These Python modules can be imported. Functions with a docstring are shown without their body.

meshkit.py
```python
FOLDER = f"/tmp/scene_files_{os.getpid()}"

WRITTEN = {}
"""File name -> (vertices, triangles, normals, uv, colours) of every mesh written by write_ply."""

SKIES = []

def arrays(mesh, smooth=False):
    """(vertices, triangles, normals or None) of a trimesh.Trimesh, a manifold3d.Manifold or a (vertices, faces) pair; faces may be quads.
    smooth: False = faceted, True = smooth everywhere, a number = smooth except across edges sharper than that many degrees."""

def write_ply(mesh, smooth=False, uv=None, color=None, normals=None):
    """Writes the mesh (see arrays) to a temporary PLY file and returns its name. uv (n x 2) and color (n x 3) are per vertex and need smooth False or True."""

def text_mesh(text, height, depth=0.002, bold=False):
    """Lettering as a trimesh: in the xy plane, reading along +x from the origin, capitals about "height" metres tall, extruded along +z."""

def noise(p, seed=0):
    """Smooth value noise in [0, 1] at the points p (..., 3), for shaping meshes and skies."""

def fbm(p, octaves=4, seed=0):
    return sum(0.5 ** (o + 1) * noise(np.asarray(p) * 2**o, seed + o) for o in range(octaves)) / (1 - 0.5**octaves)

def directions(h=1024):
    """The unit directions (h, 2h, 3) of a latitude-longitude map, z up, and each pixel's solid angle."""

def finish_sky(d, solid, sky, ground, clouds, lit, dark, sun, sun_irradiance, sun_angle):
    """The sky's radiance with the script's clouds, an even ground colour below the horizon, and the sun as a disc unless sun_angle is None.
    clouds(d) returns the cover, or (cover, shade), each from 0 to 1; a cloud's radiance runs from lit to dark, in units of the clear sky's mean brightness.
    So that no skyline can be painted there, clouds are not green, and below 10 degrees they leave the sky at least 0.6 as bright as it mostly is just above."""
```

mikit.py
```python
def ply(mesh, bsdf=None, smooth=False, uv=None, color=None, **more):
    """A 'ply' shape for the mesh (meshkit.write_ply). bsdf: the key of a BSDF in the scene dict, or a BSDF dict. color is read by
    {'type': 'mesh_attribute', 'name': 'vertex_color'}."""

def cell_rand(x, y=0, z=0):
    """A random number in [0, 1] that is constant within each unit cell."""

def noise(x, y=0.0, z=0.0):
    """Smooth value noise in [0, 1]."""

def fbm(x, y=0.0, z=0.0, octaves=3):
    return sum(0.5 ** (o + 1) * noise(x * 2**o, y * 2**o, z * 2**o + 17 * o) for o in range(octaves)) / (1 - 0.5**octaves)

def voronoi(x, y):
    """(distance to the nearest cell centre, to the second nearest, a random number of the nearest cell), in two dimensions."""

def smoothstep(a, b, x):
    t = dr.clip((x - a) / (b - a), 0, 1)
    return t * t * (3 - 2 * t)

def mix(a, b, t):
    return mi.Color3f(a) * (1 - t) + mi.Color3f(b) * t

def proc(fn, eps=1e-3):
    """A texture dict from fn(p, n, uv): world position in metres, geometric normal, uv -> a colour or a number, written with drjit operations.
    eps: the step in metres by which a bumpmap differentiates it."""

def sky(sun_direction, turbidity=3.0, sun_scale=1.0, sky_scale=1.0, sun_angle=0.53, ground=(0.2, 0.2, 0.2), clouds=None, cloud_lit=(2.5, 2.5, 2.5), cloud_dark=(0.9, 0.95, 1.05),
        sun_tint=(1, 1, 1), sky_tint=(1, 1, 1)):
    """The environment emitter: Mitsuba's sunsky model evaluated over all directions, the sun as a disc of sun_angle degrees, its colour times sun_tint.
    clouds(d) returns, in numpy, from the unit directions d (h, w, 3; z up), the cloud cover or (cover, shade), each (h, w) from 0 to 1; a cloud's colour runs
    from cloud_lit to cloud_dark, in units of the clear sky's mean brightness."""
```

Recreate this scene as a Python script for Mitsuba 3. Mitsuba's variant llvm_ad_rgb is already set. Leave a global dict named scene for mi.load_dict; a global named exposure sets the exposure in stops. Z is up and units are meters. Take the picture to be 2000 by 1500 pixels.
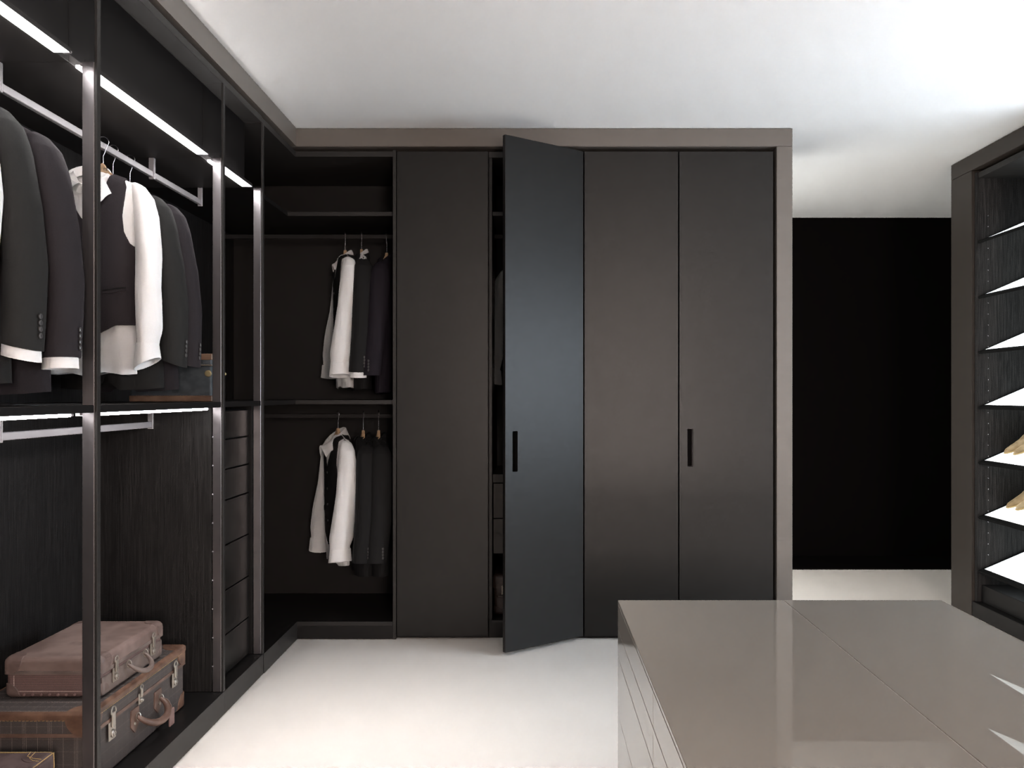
import math, random
import numpy as np
import trimesh
import manifold3d as m3
import shapely.geometry as sg
import drjit as dr
import mitsuba as mi
import mikit, meshkit
from mikit import proc, noise, fbm, smoothstep, mix

T = mi.ScalarTransform4f
random.seed(7)
scene, labels = {}, {}

# ------------------------------------------------------------------ camera, lights, exposure
F_PX = 1654.0                     # focal length in pixels of a 2000 x 1500 frame
EYE = 1.303
scene['camera'] = {
    'type': 'perspective', 'fov': 2 * math.degrees(math.atan(1000 / F_PX)), 'fov_axis': 'x', 'near_clip': 0.05, 'far_clip': 60.0,
    'principal_point_offset_x': -42 / 2000, 'principal_point_offset_y': -20 / 1500,
    'to_world': T().look_at(origin=[0, 0, EYE], target=[0, 1, EYE], up=[0, 0, 1]),
}
exposure = 0.0
LED = (25.0, 24.2, 24.0)          # the light strips in the open wardrobe
SHELF_GLOW = (0.87, 0.96, 0.98)     # the backlit glass shelves
ADDED_WINDOW = (10.0, 11.5, 13.0)        # glowing blind of a window added to light the room from the right
ADDED_REAR_WINDOW = (86.0, 73.0, 67.0)    # glowing blind of a window added behind the camera for front light
ADDED_PASSAGE_LIGHT = (5.4, 5.4, 5.2)          # glowing pane of an added door, unseen behind the wardrobes, lights the passage
ADDED_DOWNLIGHT = (16.2, 15.8, 15.5)    # ceiling spots added out of view to brighten the floor

def rgb(c):
    return {'type': 'rgb', 'value': [float(x) for x in c]}

# ------------------------------------------------------------------ materials
def mat(name, d):
    scene[name] = {'type': 'twosided', 'b': d}
    return name

def principled(color, rough, **k):
    return {'type': 'principled', 'base_color': color if isinstance(color, dict) else rgb(color), 'roughness': rough, **k}

def rplastic(color, alpha, ior=1.5):
    return {'type': 'roughplastic', 'diffuse_reflectance': color if isinstance(color, dict) else rgb(color), 'alpha': alpha, 'int_ior': ior, 'distribution': 'ggx', 'nonlinear': False}

def bump(inner, fn, scale, eps=1e-3):
    return {'type': 'bumpmap', 'arbitrary': proc(fn, eps), 'scale': scale, 'bsdf': inner}

def grain(p, n, uv):            # vertical oak pores, for upright panels
    c = p.x + p.y
    return 0.6 * noise(c * 420, p.z * 9, p.x * 3) + 0.4 * noise(c * 900, p.z * 25, 4.0)

def grain_color(p, n, uv):
    g = noise((p.x + p.y) * 420, p.z * 9, p.x * 3) * 0.6 + noise((p.x + p.y) * 900, p.z * 25, 4.0) * 0.4
    return mix((0.004, 0.0036, 0.0035), (0.012, 0.0110, 0.0108), smoothstep(0.3, 0.8, g))

mat('m_oak', bump(principled(proc(grain_color), 0.5, specular=0.25), grain, 0.0006, 8e-4))
def grain_color2(p, n, uv):
    g = noise((p.x + p.y) * 420, p.z * 9, p.x * 3) * 0.6 + noise((p.x + p.y) * 900, p.z * 25, 4.0) * 0.4
    return mix((0.010, 0.0096, 0.0096), (0.030, 0.0285, 0.0280), smoothstep(0.3, 0.8, g))
mat('m_oak_grey', bump(principled(proc(grain_color2), 0.55, specular=0.12), grain, 0.0006, 8e-4))
mat('m_board', principled((0.0055, 0.0050, 0.0049), 0.42, specular=0.2))
mat('m_edge', principled((0.014, 0.0130, 0.0123), 0.45, specular=0.25))
mat('m_post', principled((0.25, 0.234, 0.240), 0.31, metallic=0.95))
mat('m_rod', principled((0.30, 0.285, 0.295), 0.38, metallic=0.4))
mat('m_taupe', principled((0.092, 0.081, 0.071), 0.42))
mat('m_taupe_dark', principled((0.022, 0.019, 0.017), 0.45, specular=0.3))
mat('m_fascia', principled((0.005, 0.0046, 0.0046), 0.5, specular=0.06))
mat('m_shelf', principled((0.018, 0.0166, 0.0162), 0.5, specular=0.2))
mat('m_taupe_shaded', principled((0.028, 0.0225, 0.0185), 0.45, specular=0.3))  # taupe finish darkened to carry the shade on the display cabinet frame
mat('m_panel', principled((0.0135, 0.0125, 0.0121), 0.5, specular=0.1))
mat('m_door', rplastic((0.0035, 0.0031, 0.0027), 0.18, 1.36))
mat('m_black', principled((0.004, 0.004, 0.004), 0.7, specular=0.1))
mat('m_black_wall', {'type': 'diffuse', 'reflectance': rgb((0.0035, 0.003, 0.003))})
mat('m_island', {'type': 'plastic', 'diffuse_reflectance': rgb((0.228, 0.202, 0.175)), 'int_ior': 1.5})
mat('m_island_edge', principled((0.42, 0.39, 0.36), 0.2))
mat('m_plaster', {'type': 'diffuse', 'reflectance': rgb((0.80, 0.80, 0.785))})
mat('m_wall', {'type': 'diffuse', 'reflectance': rgb((0.55, 0.53, 0.51))})
def floor_color(p, n, uv):
    return mix((0.715, 0.665, 0.615), (0.76, 0.71, 0.66), fbm(p.x * 1.3, p.y * 1.3, 2.0))
mat('m_floor', principled(proc(floor_color), 0.35, specular=0.35))
mat('m_chrome', {'type': 'roughconductor', 'material': 'Cr', 'alpha': 0.12})
def wood_color(p, n, uv):
    g = noise(p.x * 60 + p.y * 60, p.z * 220, 1.0)
    return mix((0.42, 0.27, 0.155), (0.58, 0.41, 0.26), g)
mat('m_hanger', principled(proc(wood_color), 0.35))
mat('m_ink', principled((0.03, 0.025, 0.02), 0.6))
def weave(p, n, uv):
    return noise(p.x * 900 + p.y * 900, p.z * 900, p.y * 300)
def cloth(name, c, sheen=0.25, amp=0.35):
    lo, hi = [x * (1 - amp) for x in c], [x * (1 + amp) for x in c]
    def fn(p, n, uv, lo=lo, hi=hi):
        return mix(lo, hi, weave(p, n, uv))
    mat(name, principled(proc(fn), 0.85, specular=0.25, sheen=sheen, sheen_tint=0.4))
cloth('m_wool_charcoal', (0.0088, 0.0088, 0.0085), 0.4)
cloth('m_wool_plum', (0.0109, 0.0088, 0.0106), 0.4)
cloth('m_wool_black', (0.0048, 0.0049, 0.0052), 0.3)
cloth('m_wool_violet', (0.0064, 0.0046, 0.0080), 0.3)
cloth('m_waistcoat', (0.014, 0.0112, 0.0132), 0.4, 0.5)
cloth('m_waistcoat_black', (0.003, 0.003, 0.003), 0.15)
cloth('m_shirt', (0.70, 0.69, 0.68), 0.1, 0.03)
cloth('m_shirt_grey', (0.50, 0.48, 0.47), 0.1, 0.05)
mat('m_button', principled((0.040, 0.039, 0.040), 0.2))
mat('m_brass', principled((0.50, 0.40, 0.22), 0.38, metallic=0.8))
mat('m_nickel', principled((0.40, 0.37, 0.33), 0.33, metallic=0.85))
mat('m_old_metal', principled((0.24, 0.21, 0.18), 0.45, metallic=0.7))

def leather(name, a, b, rough=0.5, scale=14.0):
    def fn(p, n, uv, a=a, b=b):
        return mix(a, b, smoothstep(0.25, 0.8, fbm(p.x * scale, p.y * scale, p.z * scale, 4)))
    mat(name, principled(proc(fn), rough))
def rose_lid(p, n, uv):
    c = mix((0.098, 0.066, 0.057), (0.165, 0.118, 0.104), smoothstep(0.25, 0.75, fbm(p.x * 9, p.y * 9, p.z * 9, 4)))
    d = dr.square((p.x + 1.52) / 0.045) + dr.square((p.y - 2.84) / 0.035)
    return c * (1 - 0.3 * smoothstep(1.6, 0.2, d + fbm(p.x * 40, p.y * 40, 0.0)))
leather('m_rose_corner', (0.080, 0.053, 0.046), (0.130, 0.091, 0.080), 0.48, 22)
mat('m_rose', principled(proc(rose_lid), 0.5))
def rose_ribs(p, n, uv):
    r = smoothstep(0.2, 0.8, 0.5 + 0.5 * dr.sin(p.z * 1150))
    return mix((0.075, 0.043, 0.039), (0.125, 0.080, 0.074), r * (0.6 + 0.4 * noise(p.x * 60, p.y * 60, p.z * 200)))
mat('m_rose_ribbed', principled(proc(rose_ribs), 0.55))
leather('m_rose_trim', (0.10, 0.056, 0.050), (0.17, 0.105, 0.095), 0.48, 22)
leather('m_rose_taupe', (0.072, 0.053, 0.046), (0.120, 0.091, 0.080), 0.5, 16)
leather('m_tan_trim', (0.055, 0.028, 0.019), (0.125, 0.070, 0.046), 0.38, 26)
leather('m_brown_trim', (0.068, 0.038, 0.028), (0.125, 0.077, 0.060), 0.45, 26)
mat('m_stitch', principled((0.26, 0.17, 0.075), 0.7))
mat('m_stitch_pale', principled((0.42, 0.34, 0.31), 0.7))
def plaid(p, n, uv):
    def lines(c, period, offs, w):
        t = c - period * dr.floor(c / period)
        v = mi.Float(0)
        for o in offs:
            v = dr.maximum(v, smoothstep(w, w * 0.35, dr.abs(t - o)))
        return v
    up = dr.abs(n.z) > 0.6
    end = dr.abs(n.y) > 0.6
    a = dr.select(end, p.x, p.y)
    b = dr.select(up, p.x, p.z)
    side = dr.select(dr.abs(n.x) > 0.6, 0.15, 1.0)
    v = side * lines(a, 0.078, (0.008, 0.013, 0.018, 0.052), 0.0011)
    h = lines(b, 0.078, (0.020, 0.060), 0.0009)
    base = mix((0.032, 0.026, 0.0245), (0.046, 0.038, 0.036), noise(p.x * 700, p.y * 700, p.z * 700))
    return mix(base, (0.15, 0.125, 0.113), 0.75 * v + 0.3 * h * (1 - v))
mat('m_plaid', principled(proc(plaid), 0.6))
leather('m_plaid_side', (0.082, 0.066, 0.062), (0.120, 0.098, 0.092), 0.5, 30)
leather('m_plum_leather', (0.048, 0.031, 0.030), (0.080, 0.055, 0.053), 0.5, 20)
leather('m_blue_canvas', (0.020, 0.027, 0.033), (0.038, 0.048, 0.056), 0.6, 30)
leather('m_trunk_wood', (0.085, 0.045, 0.028), (0.160, 0.100, 0.066), 0.45, 18)
leather('m_dark_case', (0.030, 0.019, 0.016), (0.055, 0.036, 0.030), 0.5, 18)
leather('m_suede', (0.36, 0.245, 0.125), (0.56, 0.42, 0.25), 0.75, 24)
mat('m_sole', principled((0.50, 0.36, 0.16), 0.6))
mat('m_lamp', principled((0.05, 0.05, 0.05), 0.4))

# ------------------------------------------------------------------ mesh helpers
def hullpts(p):
    return trimesh.convex.convex_hull(np.asarray(p, float))

def box(x0, x1, y0, y1, z0, z1, c=0.0012):
    c = min(c, 0.3 * min(x1 - x0, y1 - y0, z1 - z0))
    pts = []
    for sx in (0, 1):
        for sy in (0, 1):
            for sz in (0, 1):
                q = np.array([(x0, x1)[sx], (y0, y1)[sy], (z0, z1)[sz]])
                d = np.array([1 - 2 * sx, 1 - 2 * sy, 1 - 2 * sz]) * c
                for k in range(3):
                    e = d.copy(); e[k] = 0
                    pts.append(q + e)
    return hullpts(pts)

def join(ms):
    return trimesh.util.concatenate(list(ms))

def man(mesh):
    return m3.Manifold(m3.Mesh(np.asarray(mesh.vertices, np.float32), np.asarray(mesh.faces, np.uint32)))

def tri(man_):
    m = man_.to_mesh()
    return trimesh.Trimesh(np.array(m.vert_properties)[:, :3], np.array(m.tri_verts), process=False)

def rbox(x0, x1, y0, y1, z0, z1, r, seg=16):
    s = m3.Manifold.sphere(r, seg)
    out = [s.translate([x, y, z]) for x in (x0 + r, x1 - r) for y in (y0 + r, y1 - r) for z in (z0 + r, z1 - r)]
    return m3.Manifold.batch_hull(out)

def mbox(x0, x1, y0, y1, z0, z1):
    return m3.Manifold.cube([x1 - x0, y1 - y0, z1 - z0]).translate([x0, y0, z0])

def tube(points, r, n=8, closed_ends=True):
    p = np.asarray(points, float)
    r = np.broadcast_to(np.asarray(r, float), (len(p),))
    t = np.gradient(p, axis=0)
    t /= np.linalg.norm(t, axis=1, keepdims=True) + 1e-12
    a = np.cross(t[0], [0.3, 0.2, 0.93]); a /= np.linalg.norm(a)
    rings = []
    ang = np.arange(n) * 2 * np.pi / n
    for i in range(len(p)):
        a = a - t[i] * (a @ t[i]); a /= np.linalg.norm(a)
        b = np.cross(t[i], a)
        rings.append(p[i] + r[i] * (np.cos(ang)[:, None] * a + np.sin(ang)[:, None] * b))
    return loft(rings)

def loft(rings, cap=True):
    rings = [np.asarray(q, float) for q in rings]
    n = len(rings[0])
    v = np.vstack(rings)
    f = []
    for i in range(len(rings) - 1):
        for j in range(n):
            a, b = i * n + j, i * n + (j + 1) % n
            f += [[a, b, b + n], [a, b + n, a + n]]
    if cap:
        k = len(v)
        v = np.vstack([v, rings[0].mean(0), rings[-1].mean(0)])
        m = (len(rings) - 1) * n
        for j in range(n):
            f += [[k, (j + 1) % n, j], [k + 1, m + j, m + (j + 1) % n]]
    mesh = trimesh.Trimesh(v, np.array(f), process=False)
    if mesh.volume < 0:
        mesh.invert()
    return mesh

def disc(center, normal, r, h, n=14):
    nrm = np.asarray(normal, float) / np.linalg.norm(normal)
    c = np.asarray(center, float)
    return tube([c, c + nrm * h * 0.7, c + nrm * h], [r, r, r * 0.75], n)

# ------------------------------------------------------------------ scene bookkeeping
def numbered(name, taken):
    if name not in taken:
        return name
    i = 1
    while f'{name}_{i:03d}' in taken:
        i += 1
    return f'{name}_{i:03d}'

used, parts_used = set(), {}

class Thing:
    def __init__(s, name, label, cat, group=None, M=None):
        s.key = numbered(name, used); used.add(s.key)
        s.M = M
        labels[s.key] = {'label': label, 'category': cat}
        if group:
            labels[s.key]['group'] = group
    def part(s, name, mesh, m, smooth=False, parent=None, label=None, emit=None, kind=None):
        base = parent or s.key
        taken = parts_used.setdefault(base, set())
        n = numbered(name, taken); taken.add(n)
        key = f'{base}__{n}'
        if not isinstance(mesh, trimesh.Trimesh):
            mesh = tri(mesh) if hasattr(mesh, 'to_mesh') else mesh
        if s.M is not None:
            mesh = mesh.copy(); mesh.apply_transform(s.M)
        scene[key] = mikit.ply(mesh, m, smooth=smooth)
        if emit:
            scene[key]['emitter'] = {'type': 'area', 'radiance': rgb(emit)}
        if label or kind:
            labels[key] = {}
            if label: labels[key]['label'] = label
            if kind: labels[key]['kind'] = kind
        return key

def struct(name, mesh, m, label, emit=None, parent=None):
    key = f'{parent}__{name}' if parent else name
    scene[key] = mikit.ply(mesh, m)
    if emit:
        scene[key]['emitter'] = {'type': 'area', 'radiance': rgb(emit)}
    labels[key] = {'label': label}
    if not parent:
        labels[key]['kind'] = 'structure'
    return key

# ------------------------------------------------------------------ the room
CEIL = 2.715
X0, X1, X2, Y0, Y1 = -1.90, 3.24, 4.3, -2.9, 7.1
struct('floor', box(X0, X2, Y0, Y1, -0.1, 0.0), 'm_floor', 'seamless pale off-white floor')
struct('ceiling', box(X0, X2, Y0, Y1, CEIL, CEIL + 0.1), 'm_plaster', 'plain white ceiling')
struct('wall_left', box(X0 - 0.1, X0, Y0, Y1, 0, CEIL), 'm_wall', 'wall behind the open wardrobe')
WY0, WY1, WZ0, WZ1 = 1.75, 3.90, 0.85, 2.10
wr = tri(mbox(X1, X1 + 0.12, Y0, 5.24, 0, CEIL) - mbox(X1 - 0.1, X1 + 0.2, WY0, WY1, WZ0, WZ1))
struct('wall_right', wr, 'm_wall', 'wall behind the display cabinet with an added window opening')
fr = tri(mbox(X1 - 0.02, X1, WY0 - 0.05, WY1 + 0.05, WZ0 - 0.05, WZ1 + 0.05) - mbox(X1 - 1, X1 + 1, WY0 + 0.02, WY1 - 0.02, WZ0 + 0.02, WZ1 - 0.02))
struct('added_window_1', fr, 'm_taupe', 'frame of the added window in the right wall')
struct('added_blind', box(X1 + 0.03, X1 + 0.04, WY0, WY1, WZ0, WZ1), 'm_plaster', 'glowing white blind in the added window of the right wall', emit=ADDED_WINDOW, parent='added_window_1')  # unseen window, added as a side light
struct('wall_far', box(X0, X2, Y1, Y1 + 0.1, 0, CEIL), 'm_plaster', 'wall hidden behind the black partition')
struct('wall_back', box(0.78, X2, 6.772, 6.80, 0, CEIL, 0.002), 'm_black_wall', 'matte black wall at the end of the passage')
struct('wall_return', join([box(X2 - 0.06, X2, 5.241, 6.7715, 0.0125, CEIL, 0.001), box(X1 + 0.1205, X2, 5.18, 5.24, 0, CEIL, 0.001)]), 'm_wall', 'walls of the passage behind the display cabinet')
struct('floor_step', box(0.881, X2, 6.290, 6.771, 0.0, 0.012, 0.002), 'm_black_wall', 'low black floor step along the black wall')
struct('wall_passage', tri(mbox(0.78, 0.88, 5.165, 6.771, 0, CEIL) - mbox(0.7, 0.95, 5.25, 6.20, 0.06, 2.40)), 'm_wall', 'unseen wall behind the wardrobes with an opening for the added door')
struct('door_1', tri(mbox(0.80, 0.86, 5.251, 6.199, 0.061, 2.399) - mbox(0.7, 0.95, 5.30, 6.15, 0.11, 2.35)), 'm_taupe', 'added door frame, unseen behind the wardrobes')
struct('added_pane', box(0.825, 0.835, 5.301, 6.149, 0.111, 2.349), 'm_plaster', 'glowing pane of the added door', emit=ADDED_PASSAGE_LIGHT, parent='door_1')  # unseen glowing door, added to brighten the passage
# the wall behind the camera with a glowing window added for front light
WX0, WX1, WZ0, WZ1 = 0.75, 1.65, 1.05, 2.05
wf = tri(mbox(X0, X1, Y0 - 0.12, Y0, 0, CEIL) - mbox(WX0, WX1, Y0 - 0.2, Y0 + 0.1, WZ0, WZ1))
struct('wall_front', wf, 'm_wall', 'wall behind the camera with an added window opening')
fr = tri(mbox(WX0 - 0.05, WX1 + 0.05, Y0, Y0 + 0.02, WZ0 - 0.05, WZ1 + 0.05) - mbox(WX0 + 0.02, WX1 - 0.02, Y0 - 1, Y0 + 1, WZ0 + 0.02, WZ1 - 0.02))
struct('added_window_2', fr, 'm_taupe', 'frame of the added window behind the camera')
struct('added_blind', box(WX0, WX1, Y0 - 0.08, Y0 - 0.07, WZ0, WZ1), 'm_plaster', 'glowing white blind in the added window of the right wall', emit=ADDED_REAR_WINDOW, parent='added_window_2')

# ------------------------------------------------------------------ wardrobe measurements
XF, XP, XB = -1.257, -1.301, -1.82          # left run: front plane, back of the posts, back panel
POSTS = [1.44, 2.44, 3.432, 3.932]          # near faces of the posts, each 2 cm wide
YF, YB = 4.50, 5.14                         # back run: door plane, back panel
BASE, SHELF, TOPS = 0.095, 1.250, 2.264     # base board, middle shelf underside, upper shelf underside
ROD_X, ROD_Z, ROD_Z2 = -1.55, 2.195, 1.180

# taupe surround: the lacquered casing round both runs
t = Thing('wardrobe_surround', 'taupe lacquered surround framing the left and back wardrobes under the ceiling', 'surround')
ZS = 2.618
hl = tri(mbox(X0 + 0.002, -1.257, 1.40, 4.490, ZS, CEIL - 0.002) - mbox(X0 - 1, -1.318, 1.0, 5, ZS - 1, ZS + 0.06))
t.part('header', hl, 'm_taupe')
t.part('header', box(-1.9, 1.3735, 4.4905, 4.50, ZS, CEIL - 0.002, 0.002), 'm_taupe')
t.part('stile', box(1.289, 1.3735, 4.4905, 5.16, 0.001, ZS - 0.0005, 0.002), 'm_taupe')
t.part('top_filler', box(-1.9, 1.3735, 4.501, 5.16, ZS, CEIL - 0.002, 0.002), 'm_taupe')

LEDX = -1.303
def led(t, y0, y1, z, lip=True):
    """A light strip in an aluminium channel, open downwards, with a slit along the panel behind it."""
    prof = t.part('led_strip', box(LEDX - 0.031, LEDX + 0.012, y0, y1, z - 0.011, z - 0.0015, 0.001), 'm_plaster', label='glowing white light strip', emit=LED)
    t.part('channel', join([box(LEDX - 0.004, LEDX + 0.0155, y0 - 0.002, y1 + 0.002, z - 0.001, z + 0.003 * lip - 0.0001, 0.0002)] + lip * [box(LEDX - 0.004, LEDX - 0.001, y0 - 0.002, y1 + 0.002, z + 0.003, z + 0.012, 0.0005)] + lip * [ box(LEDX + 0.0125, LEDX + 0.0155, y0 - 0.002, y1 + 0.002, z - 0.010, z - 0.0011, 0.0005)]), 'm_edge', parent=prof)
    for y in (y0 - 0.016, y1 + 0.002):
        t.part('end_cap', box(LEDX - 0.012, LEDX + 0.012, y, y + 0.0135, z - 0.009, z - 0.001, 0.002), 'm_rod', parent=prof)

def post(t, y, short=True):
    t.part('post', box(XP, XF - 0.009, y, y + 0.02, BASE + 0.001, TOPS - 0.002, 0.0015), 'm_post', label='satin metal post')
    t.part('front_strip', box(XF - 0.0085, XF, y, y + 0.02, BASE + 0.001, 2.566, 0.001), 'm_edge')

def rod(t, y0, y1, z):
    r = t.part('clothes_rail', box(ROD_X - 0.008, ROD_X + 0.008, y0 + 0.008, y1 - 0.008, z - 0.012, z + 0.012, 0.002), 'm_rod', label='flat metal clothes rail')
    top = TOPS if z > 2 else SHELF
    for y in (y0 + 0.001, y1 - 0.007):
        t.part('bracket', box(ROD_X - 0.011, ROD_X + 0.011, y, y + 0.006, z - 0.018, top - 0.0015, 0.001), 'm_rod', parent=r)

# seams of the left run at the posts
def bay(i, name, label):
    t = Thing(name, label, 'wardrobe')
    y0, y1 = POSTS[i] + 0.010, POSTS[i + 1] + 0.0095
    t.part('back_panel', box(XB - 0.018, XB - 0.0005, y0, y1, 0.002, 2.60), 'm_oak')
    t.part('base_board', box(XB, XF - 0.003, y0, y1, 0.002, BASE, 0.001), 'm_board')
    t.part('base_front', box(XF - 0.0028, XF, y0, y1, 0.002, BASE, 0.001), 'm_edge')
    t.part('upper_shelf', box(XB, -1.344, y0, y1, TOPS, TOPS + 0.022), 'm_shelf')
    t.part('upper_panel', box(-1.3735, -1.345, y0, y1, TOPS + 0.0225, 2.566), 'm_fascia', label='dark closed upper panel')
    t.part('top_rail', box(-1.3735, -1.265, y0, y1, 2.568, 2.598), 'm_edge')
    post(t, POSTS[i + 1])
    return t, y0, y1

t, y0, y1 = bay(0, 'open_wardrobe', 'nearest black open wardrobe bay with light strips, holding suit jackets above and the suitcases')
WARD0 = t
post(t, POSTS[0])
t.part('end_panel', box(XB, XP - 0.002, POSTS[0], POSTS[0] + 0.02, BASE + 0.001, SHELF - 0.001), 'm_oak')
t.part('middle_shelf', box(XB, XF - 0.010, y0, y1, SHELF, SHELF + 0.022), 'm_board')
led(t, y0 + 0.03, POSTS[1] - 0.085, TOPS); led(t, y0 + 0.03, POSTS[1] - 0.075, SHELF, False)
rod(t, y0, y1, ROD_Z); rod(t, y0, y1, ROD_Z2)

t, y0, y1 = bay(1, 'open_wardrobe', 'second black open wardrobe bay with light strips, holding the shirt and waistcoat outfit')
WARD1 = t
t.part('middle_shelf', box(XB, XF - 0.010, y0, y1, SHELF, SHELF + 0.022), 'm_board')
t.part('side_panel', box(XB, XP - 0.004, POSTS[2] + 0.001, POSTS[2] + 0.0185, BASE + 0.001, SHELF - 0.001), 'm_oak', label='wood-grained dark side panel')
pins = [disc((XP - 0.001, POSTS[2] - 0.0005, z), (1, -0.4, 0), 0.0035, 0.004, 8) for z in np.linspace(1.13, 0.2, 9)]
for q in pins:
    t.part('shelf_pin', q, 'm_chrome')
led(t, y0 + 0.016, POSTS[2] - 0.075, TOPS); led(t, y0 + 0.016, POSTS[2] - 0.075, SHELF, False)
rod(t, y0, y1, ROD_Z); rod(t, y0, POSTS[2], ROD_Z2)

t, y0, y1 = bay(2, 'drawer_wardrobe', 'narrow black wardrobe bay with a column of drawers between the second and third posts')
t.part('middle_shelf', box(XB, XF - 0.010, y0, y1, SHELF, SHELF + 0.022), 'm_board')
led(t, y0 + 0.02, POSTS[3] - 0.055, TOPS)
rod(t, y0, y1, ROD_Z)
t.part('drawer_side', box(XB, XP - 0.004, POSTS[3] + 0.001, POSTS[3] + 0.0185, BASE + 0.001, SHELF - 0.001), 'm_board')
zs = [1.233, 1.109, 0.980, 0.848, 0.656, 0.462, 0.271, 0.100]
t.part('drawer_box', box(XB + 0.005, -1.345, POSTS[2] + 0.0195, POSTS[3] - 0.001, BASE + 0.001, 1.235), 'm_black')
for a, b in zip(zs[:-1], zs[1:]):
    t.part('drawer_front', box(-1.337, -1.318, POSTS[2] + 0.022, POSTS[3] - 0.004, b + 0.004, a - 0.002, 0.0015), 'm_door')

# corner bay: where the left run meets the back run
t = Thing('corner_wardrobe', 'black open corner wardrobe with two clothes rails, between the last post and the closed doors', 'wardrobe')
XD = -0.748
yc = POSTS[3] + 0.0105
t.part('back_panel', box(XB, XD, YB + 0.0002, YB + 0.018, 0.002, 2.60), 'm_panel')
t.part('back_panel', box(XB - 0.018, XB - 0.0005, yc, YB + 0.018, 0.002, 2.60), 'm_oak')
base = tri(mbox(XB, XF, yc, YB, 0.002, BASE) + mbox(XF - 0.01, XD, YF, YB, 0.002, BASE))
t.part('base_board', base, 'm_board')
t.part('base_front', box(XF + 0.0002, XF + 0.0025, yc, YF - 0.002, 0.002, BASE, 0.0008), 'm_edge')
t.part('base_edge', box(XF, XD, YF - 0.0015, YF, BASE - 0.022, BASE, 0.0005), 'm_edge')
t.part('side_panel', box(XD + 0.0005, XD + 0.018, YF - 0.003, YB, 0.002, 2.60, 0.001), 'm_edge')
def lshelf(z0, z1, x, y):
    return tri(mbox(XB, x, yc, YB, z0, z1) + mbox(x - 0.01, XD, y, YB, z0, z1))
t.part('upper_shelf', lshelf(TOPS, TOPS + 0.022, -1.325, 4.565), 'm_board')
t.part('shelf_edge', box(-1.325, XD, 4.5635, 4.5649, TOPS, TOPS + 0.022, 0.0004), 'm_edge')
t.part('middle_shelf', lshelf(SHELF, SHELF + 0.022, XF - 0.01, YF + 0.005), 'm_board')
t.part('shelf_edge', box(XF - 0.008, XD, YF + 0.0035, YF + 0.0049, SHELF, SHELF + 0.022, 0.0004), 'm_edge')
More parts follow.
